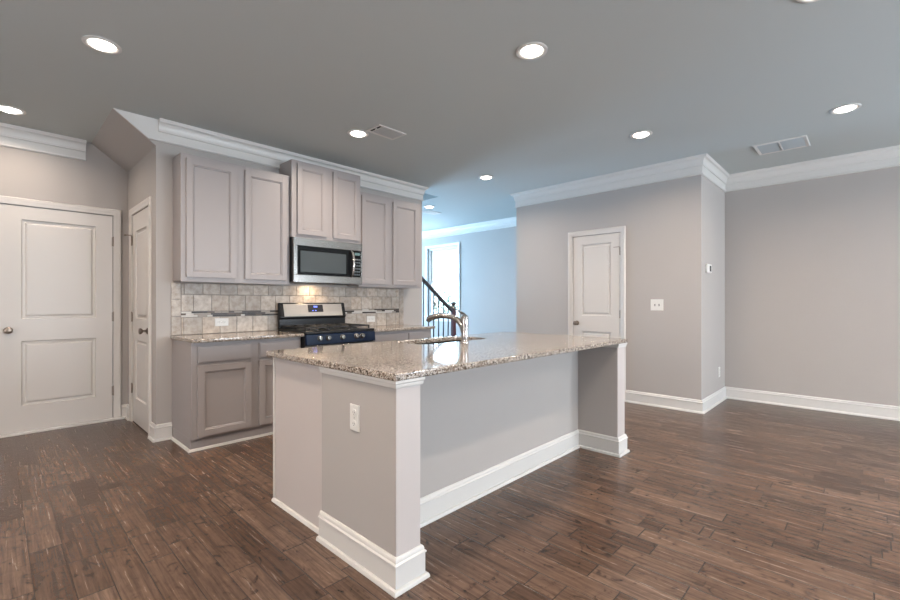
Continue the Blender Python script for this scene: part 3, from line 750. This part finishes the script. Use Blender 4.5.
# backguard
bgd = MB(); bgd.prism([(4.400, .9305), (4.44, .9305), (4.44, 1.203), (4.425, 1.203), (4.384, 1.050), (4.400, 1.03)], lambda u, v, d: (d, u, v), RX0 + .004, RX1 - .004)
o = bgd.build('backguard', M_black, t, bevel=.008)
def bgf(u, v, d):                                           # sloped face of the backguard
    y = 4.384 + (v - 1.050) / (1.203 - 1.050) * .041
    return (u, y - d * .965, v + d * .26)
MB().mbox(bgf, RX0 + .052, RX1 - .050, 1.058, 1.190, .0005, .004).build('steel_panel', M_steel_lit, o, bevel=.0015)
dp = MB().mbox(bgf, 2.372, 2.552, 1.100, 1.180, .0042, .0065).build('display', mat('display_black', (0.008, 0.008, 0.014), 0.4), o)
tag(MB().mbox(bgf, 2.440, 2.484, 1.150, 1.166, .0067, .0072).build('clock_readout', M_digit, o), 'glowing blue clock readout')
for a in (2.418, 2.452): MB().mbox(bgf, a, a + .016, 1.112, 1.120, .0067, .0072).build('indicator', M_digit, o)

# ------------------------------------------------------------------ microwave
MX0, MX1, MZ0, MZ1, MY = 2.088, 2.911, 1.412, 1.869, 4.165
t = thing('microwave', ((MX0 + MX1) / 2, 4.32, MZ0), 'stainless over the range microwave hung under the short cabinet', 'microwave')
MB().box(MX0, MX1, MY + .03, YK - .001, MZ0 + .004, MZ1).build('casing', M_black, t, bevel=.003)
fm = facey(MY + .03)
fr = MB()
fr.mbox(fm, MX0, MX1, 1.786, MZ1 - .002, .0005, .030); fr.mbox(fm, MX0, MX1, MZ0, 1.490, .0005, .030)
fr.mbox(fm, MX0, MX0 + .042, 1.490, 1.786, .0005, .030); fr.mbox(fm, MX1 - .018, MX1, 1.490, 1.786, .0005, .030)
fr.build('front_frame', M_steel, t, bevel=.0025)
dg_ = MB().mbox(fm, MX0 + .0425, 2.792, 1.4905, 1.7855, .0005, .026); o = dg_.build('door_glass', M_glassblk, t)
MB().mbox(fm, MX0 + .075, 2.700, 1.520, 1.735, .0262, .0275).build('door_window', M_window_mw, o)
hp = [(2.768, MY - .002 - .045 * math.sin(math.pi * i / 12) ** .6 if 0 < i < 12 else MY + .003, 1.490 + .29 * i / 12) for i in range(13)]
hb = MB().tube(hp, .0125, 12); hb.build('handle', M_chrome, o, smooth=True)
cp = MB().mbox(fm, 2.794, MX1 - .0185, 1.4905, 1.7855, .0005, .026).build('control_panel', M_glassblk, t)
bt = MB()
for r_ in range(6):
    for c_ in range(3): bt.mbox(fm, 2.808 + c_ * .027, 2.826 + c_ * .027, 1.510 + r_ * .034, 1.526 + r_ * .034, .0262, .0272)
bt.build('keypad', mat('keypad_grey', (0.09, 0.11, 0.12), .4), cp)
MB().mbox(fm, 2.812, 2.878, 1.735, 1.765, .0262, .0272).build('display', mat('teal_display', (0.12, 0.2, 0.2), .2), cp)
vg = MB()
for i in range(9): vg.box(MX0 + .12, MX1 - .12, MY + .05 + i * .022, MY + .062 + i * .022, MZ0 - .002, MZ0 + .0035)
vg.build('vent_grille', M_iron, t)
MB().lathe([(.04, 0), (.04, .004)], (2.42, 4.36, MZ0 - .001), (0, 0, 1), 20).build('task_lamp', mat('task_lamp', (1, 1, 1), .4, emit=(1, .80, .58), estr=3.0), t)
tl = bpy.data.lights.new('task_lamp_light', 'AREA'); tl.shape = 'DISK'; tl.size = .07; tl.energy = 2.4; tl.color = (1, .74, .48)
to = bpy.data.objects.new('task_lamp_light', tl); COL.objects.link(to); to.parent = t; to.location = Vector((2.42, 4.36, MZ0 - .006)) - t.location

# ------------------------------------------------------------------ island
IX0, IX1, IY0, IY1, IYB, IYC = 1.168, 3.540, 1.432, 2.030, 1.765, 2.625
PW = .136
t = thing('kitchen_island', ((IX0 + IX1) / 2, 2.0, 0), 'greige kitchen island with white trim and a granite top', 'kitchen island')
IT = .882
for x0_, x1_ in ((IX0, IX0 + PW), (IX1 - PW, IX1)):
    MB().box(x0_, x1_, IY0, IY1, 0, IT).build('end_post', M_wall, t, bevel=.004)
# white corner boards on the front faces of the posts
for x0_, x1_ in ((IX0, IX0 + PW), (IX1 - PW, IX1)):
    MB().box(x0_ + .0005, x1_ - .0005, IY0 - .004, IY0 - .0002, .02, IT - .002).build('front_board', M_panel, t)
MB().box(IX0 + PW, IX1 - PW, IYB, IYB + .115, 0, IT).build('knee_wall', M_wall, t)
for x0_, x1_ in ((IX0 + .022, IX0 + .040), (IX1 - .040, IX1 - .022)):
    MB().box(x0_, x1_, IY1 + .0005, IYC, .0, IT).build('end_panel', M_panel, t, bevel=.001)
cb = MB().box(IX0 + .0405, IX1 - .0405, IYC - .02, IYC - .001, .10, IT).box(IX0 + .0405, IX1 - .0405, IYC - .08, IYC - .065, 0, .0995)
cb.build('cabinet_front', M_cab, t)
fb = lambda u, v, d: (u, IYC + d, v)
for i in range(5):
    w_ = (IX1 - IX0 - .12) / 5; a = IX0 + .06 + i * w_
    m_ = MB(); shaker(m_, fb, a + .012, a + w_ - .012, .118, .692); m_.build('door', M_cab, t)
    m_ = MB(); drawer_front(m_, fb, a + .012, a + w_ - .012, .714, .850); m_.build('drawer', M_cab, t)
MB().box(IX0 + .016, IX0 + .022, IYC - .018, IYC + .001, .021, IT).build('corner_strip', M_trim, t)
bb = MB().sweep(BB, [(IX0 - e, IY1), (IX0 - e, IY0 - .0045), (IX0 + PW + e, IY0 - .0045), (IX0 + PW + e, IYB - e), (IX1 - PW - e, IYB - e), (IX1 - PW - e, IY0 - .0045), (IX1 + e, IY0 - .0045), (IX1 + e, IY1)], flat)
tag(bb.build('baseboard', M_trim, t, smooth=True), 'white baseboard')
SH = [(0, 0.0005), (.016, .0005), (.015, .010), (.009, .018), (0, .020)]
for path in ([(IX0 + .0215, IYC), (IX0 + .0215, IY1 + .001)], [(IX1 - .0215, IY1 + .001), (IX1 - .0215, IYC)]):
    MB().sweep(SH, path, flat).build('shoe_molding', M_trim, t, smooth=True)
CP = [(0, .850), (.007, .850), (.010, .856), (.010, .866), (.015, .871), (.015, IT), (0, IT)]
for path in ([(IX0 - e, IY1), (IX0 - e, IY0 - .0045), (IX0 + PW + e, IY0 - .0045), (IX0 + PW + e, IYB - .001)], [(IX1 - PW - e, IYB - .001), (IX1 - PW - e, IY0 - .0045), (IX1 + e, IY0 - .0045), (IX1 + e, IY1)]):
    tag(MB().sweep(CP, path, flat).build('cap_molding', M_trim, t, smooth=True), 'white cap molding')
SX0, SX1, SY0, SY1 = 2.06, 2.81, 2.235, 2.560
granite_slab('countertop', rrect(1.146, 3.556, 1.408, 2.645, .012), rrect(SX0, SX1, SY0, SY1, .09)[::-1], .8825, .9145, 'long speckled granite island top with sink cutout', 'countertop')
sk = MB(); a, b, c_, d_ = SX0 - .012, SX1 + .012, SY0 - .012, SY1 + .012; zt, zb = .8815, .68
for q in [(a - .02, a, c_ - .02, d_ + .02), (b, b + .02, c_ - .02, d_ + .02)]: sk.box(*q, zt - .0015, zt)
for q in [(a, b, c_ - .02, c_), (a, b, d_, d_ + .02)]: sk.box(*q, zt - .0015, zt)
for q in [(a, a + .0015, c_, d_), (b - .0015, b, c_, d_)]: sk.box(*q, zb, zt - .0015)
for q in [(a, b, c_, c_ + .0015), (a, b, d_ - .0015, d_)]: sk.box(*q, zb, zt - .0015)
sk.box(a, b, c_, d_, zb - .0015, zb)
t2 = thing('kitchen_sink', ((a + b) / 2, (c_ + d_) / 2, zb), 'undermount stainless sink in the granite island top', 'sink')
sk.build('basin', M_steel, t2)
MB().lathe([(.045, 0), (.045, .003), (.03, .004), (.02, .002), (0, .002)], ((a + b) / 2, (c_ + d_) / 2, zb + .0005), (0, 0, 1), 20).build('drain', M_chrome, t2, smooth=True)

FX, FY = 2.385, 2.130
t = thing('kitchen_faucet', (FX, FY, .9145), 'brushed nickel single lever faucet beside the island sink', 'faucet')
MB().lathe([(.030, 0), (.030, .006), (.026, .012), (.025, .09), (.027, .13), (.027, .185), (.022, .198), (0, .202)], (FX, FY, .9145), (0, 0, 1), 24).build('body', M_chrome, t, smooth=True)
sp_ = [(2.135, .990), (2.155, 1.035), (2.185, 1.068), (2.225, 1.090), (2.275, 1.101), (2.33, 1.106), (2.385, 1.106), (2.43, 1.100), (2.475, 1.090), (2.512, 1.076), (2.522, 1.060)]
MB().tube([(FX, y, z) for y, z in sp_], [.024, .023, .022, .021, .020, .020, .021, .023, .024, .023, .018], 16).build('spout', M_chrome, t, smooth=True)
MB().tube([(FX, FY - .004, 1.105), (FX, FY + .01, 1.122), (FX, FY + .05, 1.140), (FX, FY + .10, 1.160), (FX, FY + .135, 1.178)], [.016, .011, .007, .0065, .009], 12).build('lever', M_chrome, t, smooth=True)
duplex('electrical_outlet', facex(IX0), 1.727, .673, False, 'white upright outlet on the end post of the island')

# ------------------------------------------------------------------ ceiling lights and vents
def recessed(x, y, label):
    t = thing('recessed_light', (x, y, H), label, 'ceiling light', 'recessed ceiling lights')
    r = MB(); r.lathe([(.098, 0), (.098, -.004), (.092, -.008), (.080, -.009), (.068, -.004), (.066, -.0005)], (x, y, H - .0003), (0, 0, 1), 40)
    r.build('trim_ring', M_trim, t, smooth=True)
    MB().lathe([(.066, -.0045), (.060, -.007), (.05, -.014), (.03, -.021), (0, -.023)], (x, y, H), (0, 0, 1), 32).build('lens', M_led, t, smooth=True)
    return t
def lamp_light(t, watts):
    l = bpy.data.lights.new('lamp_glow', 'AREA'); l.shape = 'DISK'; l.size = .12; l.energy = watts; l.color = LAMP_COL; l.spread = math.radians(155)
    o = bpy.data.objects.new('lamp_glow', l); COL.objects.link(o); o.parent = t; o.location = (0, 0, -.026)
LIGHTS = [((0.469, 3.42), 'recessed ceiling light in front of the sloped soffit, the larger one at upper left'),
 ((2.358, 1.540), 'recessed ceiling light directly above the island, at top centre'),
 ((0.100, 5.120), 'recessed ceiling light at the left edge, close to the crown over the wide door'),
 ((2.383, 3.477), 'recessed ceiling light over the range, next to the small square vent'),
 ((4.839, 0.138), 'recessed ceiling light near the long right wall, just right of the return vent'),
 ((4.251, 1.558), 'recessed ceiling light in front of the pantry door wall'),
 ((4.349, 3.521), 'recessed ceiling light in the passage between cabinets and pantry block'),
 ((5.035, 5.296), 'smallest recessed ceiling light, beyond the end of the cabinet crown'),
 ((2.905, 0.178), 'recessed ceiling light cut by the top edge at right'),
 ((0.700, 0.140), 'recessed ceiling light above the camera'),
 ((0.469, 1.540), 'recessed ceiling light left of the camera'),
 ((-1.43, 3.42), 'recessed ceiling light outside the left edge, in front of the wide door'),
 ((-1.43, 1.54), 'recessed ceiling light further left of the camera'),
 ((-1.43, -.30), 'recessed ceiling light behind the camera at left'),
 ((2.400, -1.80), 'recessed ceiling light behind the camera'),
 ((4.600, -1.80), 'recessed ceiling light behind the camera at right')]
proto = None
for (x, y), lab in LIGHTS:
    if proto is None: o = proto = recessed(x, y, lab)
    else: o = copy_tree(proto, (x, y, H)); o['label'] = lab
    o['lamp'] = 1
for o in [q for q in COL.objects if q.get('lamp')]:
    del o['lamp']; lamp_light(o, LAMP_W * (.5 if o.location.y > 5 else 1))

t = thing('supply_vent', (2.545, 3.260, H), 'small white ceiling register beside the light over the range', 'vent')
vx0, vx1, vy0, vy1 = 2.385, 2.705, 3.155, 3.365
fr = MB().sweep([(0, H - .0003), (0, H - .006), (.006, H - .008), (.028, H - .004), (.028, H - .0003)], [(vx0, vy0), (vx0, vy1), (vx1, vy1), (vx1, vy0)], flat, closed=True)
fr.build('frame', M_trim, t)
MB().box(vx0 + .02, vx1 - .02, vy0 + .02, vy1 - .02, H - .0012, H - .0004).build('duct_shade', M_ductshade, t)  # near-black sheet paints the shade inside the duct
for i in range(9):
    y = vy0 + .038 + i * .0168
    MB().prism([(y - .005, H - .002), (y + .004, H - .0072), (y + .005, H - .0062), (y - .004, H - .0012)], lambda u, v, d: (d, u, v), vx0 + .062, vx1 - .022).build('louver', mat('shaded_louver', (0.40, 0.40, 0.39), .5) if i == 0 else bpy.data.materials['shaded_louver'], t)  # louvers coloured darker than the frame for the shaded gaps between them
MB().box(vx0 + .052, vx0 + .058, vy0 + .024, vy1 - .024, H - .007, H - .0015).build('divider', M_trim, t)
MB().box(vx0 + .034, vx0 + .046, 3.245, 3.262, H - .012, H - .0015).build('damper_lever', M_trim, t)
t = thing('return_vent', (5.535, .635, H), 'large white framed return air grille in the ceiling near the right wall', 'vent')
vx0, vx1, vy0, vy1 = 5.345, 5.715, .425, .850
fr = MB().sweep([(0, H - .0003), (0, H - .008), (.006, H - .012), (.030, H - .007), (.030, H - .0003)], [(vx0, vy0), (vx0, vy1), (vx1, vy1), (vx1, vy0)], flat, closed=True)
fr.build('frame', M_trim, t)
MB().box(vx0 + .02, vx1 - .02, vy0 + .02, vy1 - .02, H - .0015, H - .0004).build('filter', M_ventblade, t)
for i in range(26):
    x = vx0 + .038 + i * .0118
    MB().prism([(x - .0045, H - .0025), (x + .0045, H - .0085), (x + .0052, H - .0078), (x - .0038, H - .0018)], lambda u, v, d: (u, d, v), vy0 + .028, vy1 - .028).build('louver', M_ventblade, t)
MB().box(vx0 + .02, vx1 - .02, .637, .649, H - .012, H - .0018).build('divider', M_trim, t)
t = thing('supply_vent', (5.37, 5.6, H), 'tiny white ceiling register beyond the cabinet crown end', 'vent')
MB().sweep([(0, H - .0003), (0, H - .006), (.006, H - .008), (.028, H - .004), (.028, H - .0003)], [(5.2, 5.5), (5.2, 5.7), (5.54, 5.7), (5.54, 5.5)], flat, closed=True).build('frame', M_trim, t)
for i in range(8):
    MB().box(5.22, 5.52, 5.526 + i * .019, 5.537 + i * .019, H - .006, H - .001).build('louver', M_trim, t)

# ------------------------------------------------------------------ staircase and railing
t = thing('staircase', (4.2, 5.15, 0), 'staircase with dark handrail and balusters behind the kitchen wall', 'staircase')
SX, RUN, RISE, NST = 5.02, .255, .192, 12
SY0_, SY1_ = 4.70, 5.612
for i in range(NST):
    x1_ = SX - i * RUN; z = RISE * (i + 1)
    MB().box(x1_ - RUN - .001, x1_ + .025, SY0_, SY1_, z - .028, z).build('tread', M_tread, t, bevel=.004)
    MB().box(x1_ - .018, x1_, SY0_ + .002, SY1_, z - RISE + .0002 if i == 0 else z - RISE + .0005, z - .0285).build('riser', M_trim, t)
m_ = RISE / RUN
st = [(SX, 0.0005), (SX, RISE - .03)]
for i in range(1, NST): st += [(SX - i * RUN, RISE * i - .029), (SX - i * RUN, RISE * (i + 1) - .029)]
st += [(SX - NST * RUN, RISE * NST - .029), (SX - NST * RUN, RISE * NST - .36), (SX - .32, .0005)]
MB().prism(st, lambda u, v, d: (u, d, v), SY0_ - .022, SY0_ - .0005).build('stringer', M_trim, t)
NY = SY0_ + .03
hr = lambda x: 1.075 + (4.985 - x) * m_
rail = MB().prism([(-.030, -.02), (.030, -.02), (.034, .006), (.022, .028), (-.022, .028), (-.034, .006)], lambda u, v, d: (d, NY + u, hr(d) + v), 4.128, 4.995)
tag(rail.build('handrail', M_rail, t, bevel=.004), 'dark stained handrail')
nw = MB().box(4.995, 5.055, NY - .03, NY + .03, 0.0005, 1.125)
nwo = tag(nw.build('newel_post', M_newel, t, bevel=.004), 'reddish brown newel post')
nc = MB().box(4.972, 5.078, NY - .053, NY + .053, 1.1255, 1.145).lathe([(.018, 0), (.030, .012), (.046, .035), (.046, .050), (.025, .066), (0, .07)], (5.025, NY, 1.1455), (0, 0, 1), 20)
nc.build('newel_cap', M_rail, nwo, smooth=True)
for i in range(8):
    x = 4.905 - i * .105
    if x < 4.14: break
    stepz = RISE * (math.floor((SX + .0 - x) / RUN) + 1)
    MB().lathe([(.010, 0), (.010, hr(x) - .02 - stepz)], (x, NY, stepz), (0, 0, 1), 10).build('baluster', M_balus, t, smooth=True)

# ------------------------------------------------------------------ outside: bounce ground and trees beyond the far window
g = MB().box(XF + .3, 30, -2, 26, -.3, -.12)
struct(g, 'ground', M_bounce_ground, 'unseen ground outside the far window, made pale to bounce daylight in', 'ground')
def tree(x, y, h, r, label):
    t = thing('leafy_tree', (x, y, -.12), label, 'tree', 'trees beyond the far window')
    MB().tube([(x, y, -.12), (x + .05, y, h * .35), (x - .03, y + .05, h * .75)], [.12, .09, .04], 10).build('trunk', M_bark, t, smooth=True)
    rnd = random.Random(int(x * 10 + y)); lf = MB()
    for i in range(2200):
        th = rnd.uniform(0, 2 * math.pi); ph = math.acos(rnd.uniform(-1, 1)); rr = r * rnd.uniform(.55, 1) * (1 + .25 * math.sin(3 * th) * math.sin(2 * ph))
        c0 = Vector((x + rr * math.sin(ph) * math.cos(th), y + rr * math.sin(ph) * math.sin(th), h * .62 + rr * .85 * math.cos(ph)))
        d = Vector((rnd.uniform(-1, 1), rnd.uniform(-1, 1), rnd.uniform(-1, 1))).normalized(); u = d.orthogonal().normalized(); s_ = rnd.uniform(.06, .12)
        q = [lf.bm.verts.new(c0 + p) for p in (d * s_, u * s_ * .5, -d * s_, -u * s_ * .5)]
        lf.bm.faces.new(q)
    lf.build('foliage', M_leaf, t, recalc=False)
tree(11.5, 10.2, 1.75, 1.05, 'leafy green tree outside the far window, nearest the pane')
tree(12.6, 12.9, 2.0, 1.15, 'leafy green tree outside the far window, further left')
